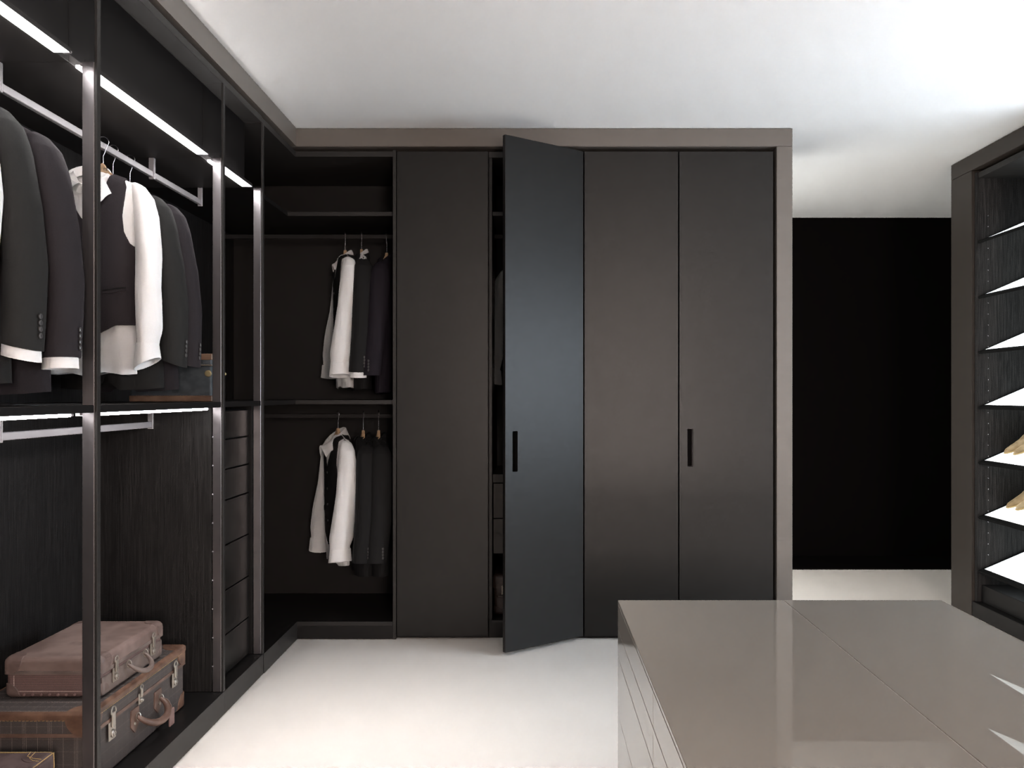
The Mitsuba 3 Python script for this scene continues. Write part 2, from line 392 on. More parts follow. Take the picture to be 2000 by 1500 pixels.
t.part('top_panel', lshelf(2.566, 2.594, -1.265, YF + 0.002), 'm_edge')
def brod(t, x0, x1, z, top):
    r = t.part('clothes_rail', box(x0 + 0.004, x1 - 0.004, 4.792, 4.808, z - 0.012, z + 0.012, 0.002), 'm_panel', label='flat dark clothes rail')
    for x in (x0 + 0.001, x1 - 0.007):
        t.part('bracket', box(x, x + 0.006, 4.789, 4.811, z - 0.018, top - 0.001, 0.001), 'm_panel', parent=r)
brod(t, -1.80, XD, ROD_Z, TOPS); brod(t, -1.80, XD, ROD_Z2, SHELF)

# the hinged wardrobes of the back run
def door_mesh(w, slot=None, z0=0.018, z1=2.594, th=0.022):
    m = man(box(0, w, 0, th, z0, z1, 0.0015))
    if slot:
        x, a, b, deep = slot
        s = m3.Manifold.batch_hull([m3.Manifold.cylinder(1.0, 0.004, 0.004, 12).rotate([90, 0, 0]).translate([xx, 0.5, zz]) for xx in (x - 0.0115, x + 0.0115) for zz in (a + 0.004, b - 0.004)])
        s = s.translate([0, 0, 0]) ^ mbox(-1, 2, -0.1, deep, 0, 3)
        m = m - s
    return tri(m)

def hinged(x0, x1, label, rot=None, slot=None, inside=False):
    t = Thing('hinged_wardrobe', label, 'wardrobe')
    t.part('side_panel', box(x0 + 0.0005, x0 + 0.018, YF + 0.028, YB, BASE + 0.001, 2.568), 'm_board')
    t.part('side_panel', box(x1 - 0.018, x1 - 0.0005, YF + 0.028, YB, BASE + 0.001, 2.568), 'm_board')
    t.part('back_panel', box(x0 + 0.0005, x1 - 0.0005, YB + 0.0005, YB + 0.018, BASE, 2.60), 'm_board')
    t.part('top_panel', box(x0 + 0.0005, x1 - 0.0005, YF + 0.028, YB, 2.5685, 2.60), 'm_edge')
    t.part('base_board', box(x0 + 0.0005, x1 - 0.0005, YF + 0.028, YB, 0.002, BASE), 'm_board')
    w = x1 - x0 - 0.005
    m = door_mesh(w, slot)
    if rot is None:
        m.apply_translation([x0 + 0.0025, YF, 0])
    else:                        # hinged on the right-hand edge
        m.apply_translation([-w, 0, 0])
        m.apply_transform(trimesh.transformations.rotation_matrix(rot, [0, 0, 1]))
        m.apply_translation([x1 - 0.003, YF, 0])
    d = t.part('door', m, 'm_door', label='open flush door' if rot else 'flush closed door')
    if slot and slot[3] < 0.02:
        sx, a, b, _ = slot
        t.part('handle_recess', box(x0 + 0.0025 + sx - 0.012, x0 + 0.0025 + sx + 0.012, YF + 0.0122, YF + 0.0139, a + 0.003, b - 0.003, 0.0005), 'm_black_wall', parent=d)
    return t

xs = [-0.7295, -0.239, 0.2675, 0.7715, 1.277]
hinged(xs[0], xs[1], 'first closed wardrobe beside the open corner bay, tall plain brown-black door without a handle')
HB = hinged(xs[1], xs[2], 'wardrobe with its door ajar, bluish sheen on the door and a dark handle slot', rot=math.radians(36.1), slot=(0.060, 0.915, 1.118, 0.1))
hinged(xs[2], xs[3], 'closed plain wardrobe right of the open door')
hinged(xs[3], xs[4], 'rightmost closed wardrobe with a recessed vertical handle slot', slot=(0.0585, 0.917, 1.121, 0.014))
# inside the wardrobe that stands ajar
xa, xb = xs[1] + 0.0185, xs[2] - 0.0185
HB.part('upper_shelf', box(xa, xb, 4.56, YB, TOPS, TOPS + 0.022), 'm_edge')
HB.part('clothes_rail', box(xa, xb, 4.792, 4.808, ROD_Z - 0.012, ROD_Z + 0.012, 0.002), 'm_edge')
HB.part('base_edge', box(xa, xb, YF + 0.0245, YF + 0.0275, BASE - 0.012, BASE, 0.0005), 'm_edge')
HB.part('drawer_shelf', box(xa, xb, 4.58, YB, 0.825, 0.870), 'm_edge')
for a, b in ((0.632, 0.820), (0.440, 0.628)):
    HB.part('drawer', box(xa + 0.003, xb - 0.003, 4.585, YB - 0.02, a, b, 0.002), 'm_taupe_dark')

# ------------------------------------------------------------------ island
IZ, IX0, IX1, IXM, IY0, IY1 = 0.62, 0.28, 1.352, 0.829, 0.55, 2.81
t = Thing('island_cabinet', 'low glossy taupe island cabinet with drawers and a two-panel top on the pale floor', 'cabinet')
t.part('carcass', box(IX0 + 0.022, IX1 - 0.022, IY0 + 0.002, IY1 - 0.002, 0.002, IZ - 0.014), 'm_island_edge')
t.part('top_panel', box(IX0, IXM - 0.0012, IY0, IY1, IZ - 0.011, IZ, 0.0012), 'm_island', label='glossy lacquered top panel')
t.part('top_panel', box(IXM + 0.0012, IX1, IY0, IY1, IZ - 0.011, IZ, 0.0012), 'm_island', label='glossy lacquered top panel')
t.part('seam_strip', box(IXM - 0.0010, IXM + 0.0010, IY0, IY1, IZ - 0.011, IZ - 0.0015, 0.0002), 'm_island_edge')
iy = [IY1, 1.983, 1.15, IY0]
iz = [0.004, 0.244, 0.433, 0.522, IZ - 0.0125]
for k in range(3):
    for j in range(4):
        for x0, x1 in ((IX0, IX0 + 0.0195), (IX1 - 0.0195, IX1)):
            t.part('drawer_front', box(x0, x1, iy[k + 1] + 0.0013, iy[k] - 0.0013 * (k > 0), iz[j] + 0.0011, iz[j + 1] - 0.0011, 0.0008), 'm_island')
t.part('end_panel', box(IX0 + 0.0205, IX1 - 0.0205, IY1 - 0.0015, IY1, 0.004, IZ - 0.012), 'm_island')

# ------------------------------------------------------------------ shoe display cabinet on the right
RX, RY0, RY1 = 2.574, 4.05, 5.22
t = Thing('shoe_display_cabinet', 'dark display cabinet with sloping backlit glass shoe shelves at the right edge', 'cabinet')
SHOECAB = t
t.part('header', box(RX, 3.235, RY0, RY1, ZS, CEIL - 0.002, 0.002), 'm_taupe_shaded')
t.part('stile', box(RX, 3.235, RY1 - 0.243, RY1, 0.002, ZS - 0.0005, 0.002), 'm_taupe_shaded')
t.part('stile', box(RX, 3.235, RY0, RY0 + 0.1, 0.002, ZS - 0.0005, 0.002), 'm_taupe_shaded')
RS = RY1 - 0.270
t.part('side_panel', box(RX + 0.018, 3.20, RS, RS + 0.026, 0.09, 2.60), 'm_oak_grey', label='grained dark side panel')
t.part('side_panel', box(RX + 0.018, 3.20, RY0 + 0.105, RY0 + 0.13, 0.09, 2.60), 'm_oak_grey')
t.part('back_panel', box(3.20, 3.22, RY0 + 0.105, RS + 0.026, 0.09, 2.60), 'm_oak_grey')
t.part('top_panel', box(RX + 0.025, 3.20, RY0 + 0.131, RS - 0.0005, 2.565, 2.598), 'm_edge')
t.part('base_board', box(RX + 0.002, 3.22, RY0 + 0.101, RY1 - 0.244, 0.002, 0.089, 0.002), 'm_board')
t.part('base_drawer', box(RX + 0.045, 3.19, RY0 + 0.132, RS - 0.002, 0.0895, 0.190, 0.002), 'm_board')
SL = math.tan(math.radians(23.3))
TIPS = [1.303 + (770 - y) / 334.0 for y in (467, 575, 682.5, 790, 897.5, 1004, 1109)]
tilt = trimesh.transformations.rotation_matrix(-math.radians(23.3), [0, 1, 0])
for z in TIPS:
    def place(m):
        m = m.copy(); m.apply_transform(tilt); m.apply_translation([2.607, 0, z - 0.008]); return m
    y0, y1 = RY0 + 0.134, RS - 0.004
    s = t.part('shelf', place(box(0.020, 0.535, y0 + 0.012, y1 - 0.012, -0.0125, -0.003)), 'm_plaster', label='backlit frosted glass shelf', emit=SHELF_GLOW)
    t.part('front_rail', place(box(-0.014, 0.0195, y0, y1, -0.0155, -0.001, 0.002)), 'm_black', parent=s)
    t.part('side_rail', place(box(0.020, 0.535, y1 - 0.0115, y1, -0.014, -0.001, 0.001)), 'm_black', parent=s)
    t.part('side_rail', place(box(0.020, 0.535, y0, y0 + 0.0115, -0.014, -0.001, 0.001)), 'm_black', parent=s)
for z in np.arange(0.30, 2.36, 0.064):
    t.part('shelf_pin', disc((2.658, RS - 0.0002, z), (0, -1, 0), 0.0028, 0.002, 8), 'm_chrome')

# ------------------------------------------------------------------ shoes on the lit shelves
def shoe_mesh():
    # toe at x=0, heel at x=0.27, sole z=0; loft of rings along the length, the ankle rising at the back
    xs_ = [0.0, 0.006, 0.02, 0.045, 0.08, 0.115, 0.15, 0.185, 0.22, 0.25, 0.266, 0.27]
    hw = [0.005, 0.013, 0.022, 0.031, 0.038, 0.040, 0.036, 0.032, 0.031, 0.030, 0.022, 0.010]
    ht = [0.006, 0.014, 0.020, 0.024, 0.030, 0.039, 0.055, 0.082, 0.108, 0.120, 0.116, 0.095]
    rings = []
    th = np.linspace(0, 2 * np.pi, 24, endpoint=False)
    for x, w, h in zip(xs_, hw, ht):
        c, s_ = np.cos(th), np.sin(th)
        y = w * np.sign(c) * np.abs(c) ** 0.8 * (1 - 0.30 * np.clip(s_, 0, 1) * min(1, h / 0.08))
        zz = np.where(s_ > 0, h * np.abs(s_) ** 0.9, -0.0) + 0.006
        zz = np.where(s_ <= 0, 0.006 - 0.003 * np.abs(s_), zz)
        rings.append(np.stack([np.full_like(y, x), y, zz], 1))
    return loft(rings)
def sole_mesh():
    xs_ = [0.0, 0.02, 0.06, 0.10, 0.15, 0.20, 0.25, 0.272]
    w = [0.010, 0.029, 0.040, 0.043, 0.037, 0.033, 0.032, 0.020]
    pts = [(x - 0.001, a) for x, a in zip(xs_, w)] + [(x - 0.001, -a) for x, a in zip(xs_[::-1], w[::-1])]
    return trimesh.creation.extrude_polygon(sg.Polygon(pts).buffer(0.002), 0.006, engine='earcut')
def shoe(y, tip_z, x, label):
    M = np.eye(4)
    M[:3, :3] = tilt[:3, :3]
    M[:3, 3] = [x, y, tip_z - 0.0105 + (x - 2.607) * SL]
    t = Thing('shoe', label, 'shoe', None, M)
    t.part('sole', sole_mesh(), 'm_sole')
    t.part('upper', shoe_mesh(), 'm_suede', smooth=True)
    pull = tube([(0.260, 0, 0.114), (0.268, 0, 0.132), (0.271, 0, 0.106)], 0.003, 6)
    t.part('heel_loop', pull, 'm_sole')
shoe(4.885, TIPS[4], 2.722, 'tan suede shoe on the upper occupied shelf, farther of the pair')
shoe(4.790, TIPS[4], 2.722, 'tan suede shoe on the upper occupied shelf, nearer of the pair')
shoe(4.885, TIPS[5], 2.735, 'tan suede shoe on the lower occupied shelf, farther of the pair')
shoe(4.790, TIPS[5], 2.735, 'tan suede shoe on the lower occupied shelf, nearer of the pair')

# ------------------------------------------------------------------ garments
# local frame: +x towards the room, the garment's front faces -y, z = 0 at the base of the neck
def interp(z, table):
    zz, vv = zip(*sorted(table))
    return np.interp(z, zz, vv)

SHIRT_A = [(0, .050), (-.012, .090), (-.035, .155), (-.055, .182), (-.10, .180), (-.20, .158), (-.40, .152), (-.75, .158)]
SHIRT_B = [(0, .045), (-.05, .045), (-.15, .055), (-.4, .052), (-.75, .042)]
JACKET_A = [(0, .055), (-.012, .090), (-.032, .132), (-.058, .172), (-.085, .188), (-.12, .186), (-.20, .174), (-.40, .174), (-.80, .190)]
JACKET_B = [(0, .05), (-.05, .055), (-.15, .070), (-.4, .068), (-.80, .062)]

def bulge(u, z, A, B, folds=0.0, ph=0.0, extra=0.0):
    a = interp(z, A); b = interp(z, B)
    f = (b + extra) * np.clip(1 - (np.abs(u) / (a + extra)) ** 2.4, 0, 1) ** 0.55
    low = np.clip((-z - 0.2) / 0.4, 0, 1)
    return f + folds * low * (np.sin(u * 46 + ph) * 0.6 + np.sin(u * 83 + ph * 2 + z * 4) * 0.4) * np.clip(1 - (np.abs(u) / (a + extra)) ** 4, 0, 1)

def outline(A, zt, zb, n=40, extra=0.0, hem=None):
    z = np.linspace(zt, zb, n)
    a = interp(z, A) + extra
    pts = list(zip(a, z))
    if hem:
        pts += hem
    pts += [(-u, w) for u, w in zip(a[::-1], z[::-1])]
    return sg.Polygon(pts).buffer(0)

def slab(poly, fn, sign, th=0.003, edge=0.022):
    out = []
    for g in (getattr(poly, 'geoms', None) or [poly]):
        m = trimesh.creation.extrude_polygon(g.simplify(0.0008), th, engine='earcut')
        v, f = trimesh.remesh.subdivide_to_size(m.vertices, m.faces, edge, max_iter=12)
        m = trimesh.Trimesh(v, f, process=True)
        u, z, tt = m.vertices.T
        y = sign * (fn(u, z) + tt)
        w = np.stack([u, y, z], 1)
        f = m.faces if sign < 0 else m.faces[:, ::-1]
        out.append(trimesh.Trimesh(w, f, process=False))
    return join(out)

def sleeve_rings(table, side=1, n=22, crease=0.05, ph=0.0, hemtilt=0.0, z_stop=None):
    table = np.array(table)
    zz = np.concatenate([np.linspace(table[0, 0], table[2, 0], 8)[:-1], np.linspace(table[2, 0], table[-1, 0], 26)])
    if z_stop is not None:
        zz = zz[zz <= z_stop]
    th = np.arange(n) * 2 * np.pi / n
    rings = []
    order = np.argsort(table[:, 0])
    for z in zz:
        u, y, rx, ry = (np.interp(z, table[order, 0], table[order, k]) for k in (1, 2, 3, 4))
        k = np.clip((table[0, 0] - z) / 0.25, 0, 1)
        mod = 1 + crease * k * (np.sin(2 * th + 9 * z + ph) * 0.5 + np.sin(3 * th + 14 * z + ph * 1.7) * 0.5)
        x = u + rx * mod * np.cos(th)
        yy = y + ry * mod * np.sin(th)
        lowk = np.clip((table[0, 0] - z) / (table[0, 0] - table[-1, 0]), 0, 1) ** 6
        zr = z + hemtilt * lowk * (np.cos(th) * rx)
        rings.append(np.stack([side * x, yy, zr], 1))
    return rings

SLEEVE_J = [(-.040, .146, 0, .008, .010), (-.052, .154, 0, .026, .040), (-.090, .172, 0, .040, .062), (-.15, .187, 0, .045, .070), (-.30, .214, -.004, .047, .072),
            (-.45, .231, -.014, .047, .070), (-.60, .236, -.032, .046, .066), (-.668, .236, -.040, .046, .064)]
SLEEVE_S = [(-.030, .150, 0, .008, .010), (-.042, .160, 0, .024, .032), (-.085, .178, 0, .036, .047), (-.15, .189, 0, .040, .054), (-.30, .200, -.006, .043, .064),
            (-.45, .207, -.028, .044, .074), (-.56, .210, -.044, .042, .076), (-.605, .208, -.051, .034, .064), (-.618, .208, -.053, .033, .062)]

def tube_cuff(cx, cy, z0, z1, rx0, ry0, rx1, ry1, side=1, tilt_=0.0, n=24, tilty=0.0):
    th = np.arange(n) * 2 * np.pi / n
    def ring(k, inset):
        z = z0 + (z1 - z0) * k
        rx, ry = rx0 + (rx1 - rx0) * k - inset, ry0 + (ry1 - ry0) * k - inset
        x, y = cx + rx * np.cos(th), cy + ry * np.sin(th)
        return np.stack([side * x, y, z + k * (tilt_ * rx * np.cos(th) + tilty * ry * np.sin(th))], 1)
    rings = [ring(k, 0) for k in (0, .25, .5, .75, 1)] + [ring(k, 0.0025) for k in (1, .5, 0.0)]
    m = loft(rings, cap=False)
    n_ = n; last = (len(rings) - 1) * n_
    f = list(m.faces)
    for j in range(n_):
        a, b = last + j, last + (j + 1) % n_
        f += [[a, b, (j + 1) % n_], [a, (j + 1) % n_, j]]
    m = trimesh.Trimesh(m.vertices, np.array(f), process=False)
    if m.volume < 0:
        m.invert()
    return m

def collar_mesh(r=(0.052, 0.046), back=0.034, front=-0.045, leaf=0.042, tip=0.058, tip_at=0.62, n=61, leafout=0.013, cy=-0.012):
    """A turned-down collar, buttoned: the fold line runs from high at the back to low at the front; two points beside the front."""
    ph = np.linspace(0.06, 2 * np.pi - 0.06, n)                  # angle from the front (-y), going round the back
    d = np.stack([np.sin(ph), -np.cos(ph)], 1)
    q = np.minimum(ph, 2 * np.pi - ph)
    zf = front + (back - front) * (0.5 - 0.5 * np.cos(ph)) ** 0.8
    t_ = np.clip((q - 0.06) / (tip_at - 0.06), 0, 1)
    drop = 0.006 + (leaf - 0.006) * t_ + (tip - leaf) * np.exp(-((q - tip_at) / 0.20) ** 2) * t_
    def row(off, z):
        return np.stack([d[:, 0] * (r[0] + off), cy + d[:, 1] * (r[1] + off), z], 1)
    rows = [row(-0.001, zf - 0.034), row(0.0, zf - 0.004), row(0.003, zf + 0.001), row(0.008, zf - 0.001)]
    for k in (0.3, 0.65, 1.0):
        rows.append(row(0.010 + leafout * k, zf - k * drop))
    inner = [w - np.stack([d[:, 0], d[:, 1], 0 * ph], 1) * 0.0022 for w in rows[::-1]]
    grid = np.array(rows + inner)                                  # closed section, open ends capped by the thin fold
    m, n_ = grid.shape[:2]
    v = grid.reshape(-1, 3); f = []
    for i in range(m):
        for j in range(n_ - 1):
            a, b, c, e = i * n_ + j, i * n_ + j + 1, ((i + 1) % m) * n_ + j + 1, ((i + 1) % m) * n_ + j
            f += [[a, b, c], [a, c, e]]
    return trimesh.Trimesh(v, np.array(f), process=False)

def buttons(t, parent, cx, cy, rx, ry, zs_, ang, side=1, r=0.0065, m='m_button', slope=0.0):
    for i, z in enumerate(zs_):
        a = ang + slope * i
        nrm = np.array([side * math.cos(a) / rx, math.sin(a) / ry, 0.0]); nrm /= np.linalg.norm(nrm)
        c = np.array([side * (cx + rx * math.cos(a)), cy + ry * math.sin(a), z])
        t.part('button', disc(c, nrm, r, 0.004, 12), m, parent=parent)

def placeM(x, y, z, deg, squash=1.0):
    M = trimesh.transformations.rotation_matrix(math.radians(deg), [0, 0, 1])
    M[:3, 1] *= squash                       # how flat the garment hangs between its neighbours
    M[:3, 3] = [x, y, z]
    return M

def hanger(M, rail, label, group, text=None, off=(0, 0), half=0.080):
    t = Thing('clothes_hanger', label, 'hanger', group, M)
    top = rail + 0.014
    a = np.linspace(math.pi * 1.12, -0.25 * math.pi, 14)
    r = 0.019
    # the hook lies in the hanger's own plane
    hook = [(off[0] + r * math.cos(q) * 1.0, off[1], top - r + r * math.sin(q) + 0.0035) for q in a]
    hook += [(off[0] + 0.006, off[1], top - 0.052), (off[0] * 0.5, off[1] * 0.5, top - 0.066), (0, 0, 0.035), (0, 0, 0.0)]
    t.part('hook', tube(hook, 0.0019, 8), 'm_chrome', smooth=True)
    th = np.linspace(-1, 1, 25)
    up = [(half * q, 0.034 - 0.012 * min(1, abs(q) * 6) ** 2 - 0.064 * abs(q) ** 1.3) for q in th]
    w = [0.058 - 0.036 * abs(q) ** 0.7 for q in th]
    poly = sg.Polygon(up + [(u, z - ww) for (u, z), ww in zip(up[::-1], w[::-1])]).buffer(-0.004).buffer(0.004)
    m = slab(poly, lambda u, z: 0.012 * (np.abs(u) / half) ** 2 - 0.009, -1, 0.018, 0.05)
    m.vertices[:, 1] *= 1
    t.part('body', m, 'm_hanger', smooth=30)
    if text:
        tx = meshkit.text_mesh(text, 0.011, 0.0008, bold=True)
        tx.apply_transform(trimesh.transformations.rotation_matrix(math.pi / 2, [1, 0, 0]))
        tx.apply_translation([text_at[0], -0.0094, text_at[1]])
        t.part('lettering', tx, 'm_ink', label='small dark printed letters')
text_at = (0.004, 0.006)

def dress_shirt(M, label, m='m_shirt', group=None, hem=-0.72, full=True, cuffs=None, yaw=0, sides=(1, -1), folds=0.007, name='dress_shirt', ph=0.6, open_cuff=0.25, collar=True, big_collar=False):
    t = Thing(name, label, 'shirt', group, M)
    if full:
        hemline = [(0.12, hem - 0.004), (0.06, hem + 0.006), (0.0, hem - 0.010), (-0.06, hem + 0.004), (-0.12, hem - 0.004)]
        body = outline(SHIRT_A, -0.002, hem, hem=hemline)
        neck = sg.Polygon([(0.05, 0.02), (0.045, -0.004), (0.0, -0.085), (-0.045, -0.004), (-0.05, 0.02)])
        fr_ = slab(body.difference(neck), lambda u, z: bulge(u, z, SHIRT_A, SHIRT_B, folds, ph), -1)
        bk = slab(body, lambda u, z: bulge(u, z, SHIRT_A, SHIRT_B, folds, ph + 2), 1)
        b = t.part('body', join([fr_, bk]), m, smooth=50)
        pk = sg.box(-0.016, hem + 0.02, 0.016, -0.075)
        t.part('button_band', slab(pk, lambda u, z: bulge(u, z, SHIRT_A, SHIRT_B, folds, ph) + 0.0032, -1, 0.002), m, parent=b)
        for s in sides:
            sl = t.part('sleeve', loft(sleeve_rings(SLEEVE_S, s, ph=ph + s, crease=0.13)), m, smooth=50)
            t.part('cuff', tube_cuff(0.208, -0.053, -0.612, -0.685, 0.036, 0.064, 0.043, 0.072, s, tilt_=open_cuff), m, smooth=40, parent=sl)
    else:
        body = outline(SHIRT_A, -0.002 if collar else -0.09, -0.60)
        neck = sg.Polygon([(0.05, 0.02), (0.045, -0.004), (0.0, -0.085), (-0.045, -0.004), (-0.05, 0.02)])
        fn = lambda u, z: 0.8 * bulge(u, z, SHIRT_A, SHIRT_B)
        t.part('body', join([slab(body.difference(neck), fn, -1), slab(body, fn, 1)]), m, smooth=50)
        cx, cy, z0_, z1_, rx, ry, tl = cuffs
        for s in sides:
            sl = t.part('sleeve', loft(sleeve_rings([(z0_ + 0.20, cx + 0.002, cy + 0.018, rx * 0.62, ry * 0.62), (z0_ + 0.18, cx + 0.002, cy + 0.016, rx * 0.8, ry * 0.8), (z0_ + 0.1, cx, cy + 0.008, rx * 0.85, ry * 0.85), (z0_ + 0.002, cx, cy, rx * 0.86, ry * 0.86)], s)), m, smooth=50)
            t.part('cuff', tube_cuff(cx, cy, z0_, z1_, rx * 0.93, ry * 0.93, rx * 0.98, ry * 0.98, s, tilt_=tl), m, smooth=40, parent=sl)
    if collar:
        t.part('collar', collar_mesh((0.062, 0.058), 0.038, -0.058, 0.062, 0.084, 0.66, leafout=0.026, cy=-0.020) if big_collar else collar_mesh(), m, smooth=40)
    return t

def waistcoat(M, label, m='m_waistcoat', group=None):
    t = Thing('waistcoat', label, 'waistcoat', group, M)
    E = 0.008
    half = [(0.0, -0.185), (0.010, -0.172), (0.060, -0.085), (0.086, -0.004), (0.122, -0.016), (0.134, -0.055), (0.127, -0.110), (0.122, -0.160), (0.126, -0.215), (0.143, -0.255), (0.160, -0.268),
            (0.158, -0.40), (0.160, -0.545), (0.100, -0.548), (0.055, -0.575), (0.0, -0.622)]
    right = sg.Polygon(half)
    left = sg.Polygon([(-u, z) for u, z in half])
    fn = lambda u, z: np.maximum(bulge(u, z, SHIRT_A, SHIRT_B, 0.0, 0.0, E) + 0.003, 0.004)
    fr_ = slab(right.union(left).buffer(0.0004), fn, -1, 0.004)
    back = sg.Polygon([(0.075, 0.0), (0.122, -0.016), (0.130, -0.06), (0.115, -0.16), (0.16, -0.228), (0.16, -0.545), (-0.16, -0.545), (-0.16, -0.228), (-0.115, -0.16), (-0.130, -0.06), (-0.122, -0.016), (-0.075, 0.0)])
    bk = slab(back, fn, 1, 0.004)
    b = t.part('body', join([fr_, bk]), m, smooth=50)
    for s in (1, -1):
        c, sn = math.cos(0.20), math.sin(0.20)
        w = [(-0.038, -0.007), (0.038, -0.007), (0.038, 0.007), (-0.038, 0.007)]
        pk = sg.Polygon([(s * (0.098 + a * c - q * sn), -0.425 + a * sn + q * c) for a, q in w])
        t.part('pocket', slab(pk, lambda u, z: fn(u, z) + 0.0042, -1, 0.004, 0.02), m, parent=b)
        slit = sg.Polygon([(s * (0.098 + a * c - q * sn), -0.425 + a * sn + q * c) for a, q in [(-0.037, 0.001), (0.037, 0.001), (0.037, 0.0062), (-0.037, 0.0062)]])
        t.part('pocket_slit', slab(slit, lambda u, z: fn(u, z) + 0.0083, -1, 0.0004, 0.02), 'm_black', parent=b)
    for z in (-0.215, -0.305, -0.395, -0.485):
        y = -float(fn(np.array([0.006]), np.array([z]))[0]) - 0.0045
        t.part('button', disc((0.006, y, z), (0, -1, 0), 0.007, 0.004), 'm_button', parent=b)
    return t

def jacket(M, label, m, group, btn=-0.35, hem=-0.76, hemtilt=0.0, near=(1, -1), ph=0.0, slen=1.0, bslope=0.0):
    t = Thing('suit_jacket', label, 'jacket', group, M)
    hemline = [(0.14, hem - 0.006), (0.05, hem - 0.010), (0.012, hem + 0.02), (0.0, hem + 0.06), (-0.012, hem + 0.02), (-0.05, hem - 0.010), (-0.14, hem - 0.006)]
    body = outline(JACKET_A, -0.002, hem, hem=hemline)
    vee = sg.Polygon([(0.05, 0.02), (0.046, -0.002), (0.0, -0.34), (-0.046, -0.002), (-0.05, 0.02)])
    fn = lambda u, z: bulge(u, z, JACKET_A, JACKET_B, 0.003, ph)
    fr_ = slab(body.difference(vee), fn, -1)
    bk = slab(outline(JACKET_A, -0.002, hem), lambda u, z: bulge(u, z, JACKET_A, JACKET_B, 0.003, ph + 1), 1)
    b = t.part('body', join([fr_, bk]), m, smooth=50)
    for s in (1, -1):
        lp = sg.Polygon([(s * u, z) for u, z in ((0.046, 0.0), (0.058, -0.012), (0.098, -0.080), (0.088, -0.100), (0.104, -0.112), (0.070, -0.22), (0.006, -0.335), (0.0, -0.34))]).buffer(0)
        t.part('lapel', slab(lp, lambda u, z: fn(u, z) + 0.004, -1, 0.003), m, parent=b, smooth=50)
        pf = sg.box(min(s * 0.055, s * 0.145), -0.545, max(s * 0.055, s * 0.145), -0.495)
        t.part('pocket_flap', slab(pf, lambda u, z: fn(u, z) + 0.004, -1, 0.003), m, parent=b, smooth=50)
        sl = t.part('sleeve', loft(sleeve_rings([(z * (slen if z < -0.1 else 1), u, y, rx, ry) for z, u, y, rx, ry in SLEEVE_J], s, ph=ph, crease=0.035, hemtilt=hemtilt)), m, smooth=50)
        if s in near:
            zb = -0.668 * slen
            buttons(t, sl, 0.237, -0.038, 0.047, 0.062, [zb + 0.028 + 0.0165 * i for i in range(4)], btn, s, r=0.0075, slope=bslope)
    t.part('collar', collar_mesh((0.058, 0.050), 0.022, -0.075, 0.040, 0.040), m, smooth=40)
    return t

Z1, Z2 = 2.092, 1.078
RAIL1, RAIL2 = ROD_Z + 0.012 - Z1, ROD_Z2 + 0.012 - Z2
# --- nearest bay: two jackets over white shirts, and a white shirt just entering the frame
def over_shirt(M, label_j, label_s, m, group, collar=False, **k):
    jk = jacket(M, label_j, m, group, **k)
    tl = k.get('hemtilt', 0.0)
    zb = -0.668 * k.get('slen', 1.0)
    dress_shirt(M, label_s, full=False, cuffs=(0.236, -0.040, zb + 0.02, zb - 0.030, 0.043, 0.058, tl), sides=(1,), collar=collar)
G1 = 'clothes hanging in the nearest bay'
MA = placeM(-1.545, 2.185, Z1 + 0.0, 4)
over_shirt(MA, 'charcoal suit jacket with a white shirt cuff, nearest in the left bay', 'white shirt under the charcoal suit jacket at the left edge', 'm_wool_charcoal', None, btn=-0.1, hemtilt=-0.25)
hanger(MA, RAIL1, 'wooden hanger under the charcoal jacket at the left edge', None)
MB = placeM(-1.532, 2.345, Z1 - 0.022, 3)
over_shirt(MB, 'dark plum suit jacket hanging against the first post', 'white shirt under the dark plum jacket beside the first post', 'm_wool_plum', None, btn=0.1, hemtilt=0.05)
hanger(MB, RAIL1 + 0.02, 'wooden hanger under the dark plum jacket beside the first post', None)
MS = placeM(-1.550, 2.056, Z1, 2)
dress_shirt(MS, 'white dress shirt cut off by the left edge of the picture', sides=(1, -1))
hanger(MS, RAIL1, 'wooden hanger of the white shirt at the left picture edge', None)
# --- second bay
MC = placeM(-1.588, 3.035, Z1 + 0.004, 9)
dress_shirt(MC, 'white dress shirt with open collar worn under the waistcoat behind the first post', folds=0.009, open_cuff=0.55, big_collar=True)
waistcoat(MC, 'dark plum waistcoat buttoned over the white shirt behind the first post')
hanger(placeM(-1.540, 3.030, Z1 + 0.004, 9), RAIL1 - 0.004, 'pale wooden hanger with printed letters in the white shirt collar', None, text='rs', half=0.062)
MD = placeM(-1.572, 3.165, Z1 - 0.005, 2, squash=0.8)
jacket(MD, 'charcoal grey suit jacket right behind the white shirt sleeve in the second bay', 'm_wool_charcoal', None, btn=-0.2, hemtilt=-0.4, bslope=0.04)
hanger(MD, RAIL1 + 0.015, 'wooden hanger of the charcoal jacket behind the white sleeve', None)
ME = placeM(-1.568, 3.290, Z1 - 0.010, 1, squash=0.8)
jacket(ME, 'dark plum suit jacket farthest along the rail, in front of the blue trunk', 'm_wool_plum', None, btn=-0.2, hemtilt=-0.2, bslope=0.04)
hanger(ME, RAIL1 + 0.018, 'wooden hanger of the farthest jacket before the second post', None)
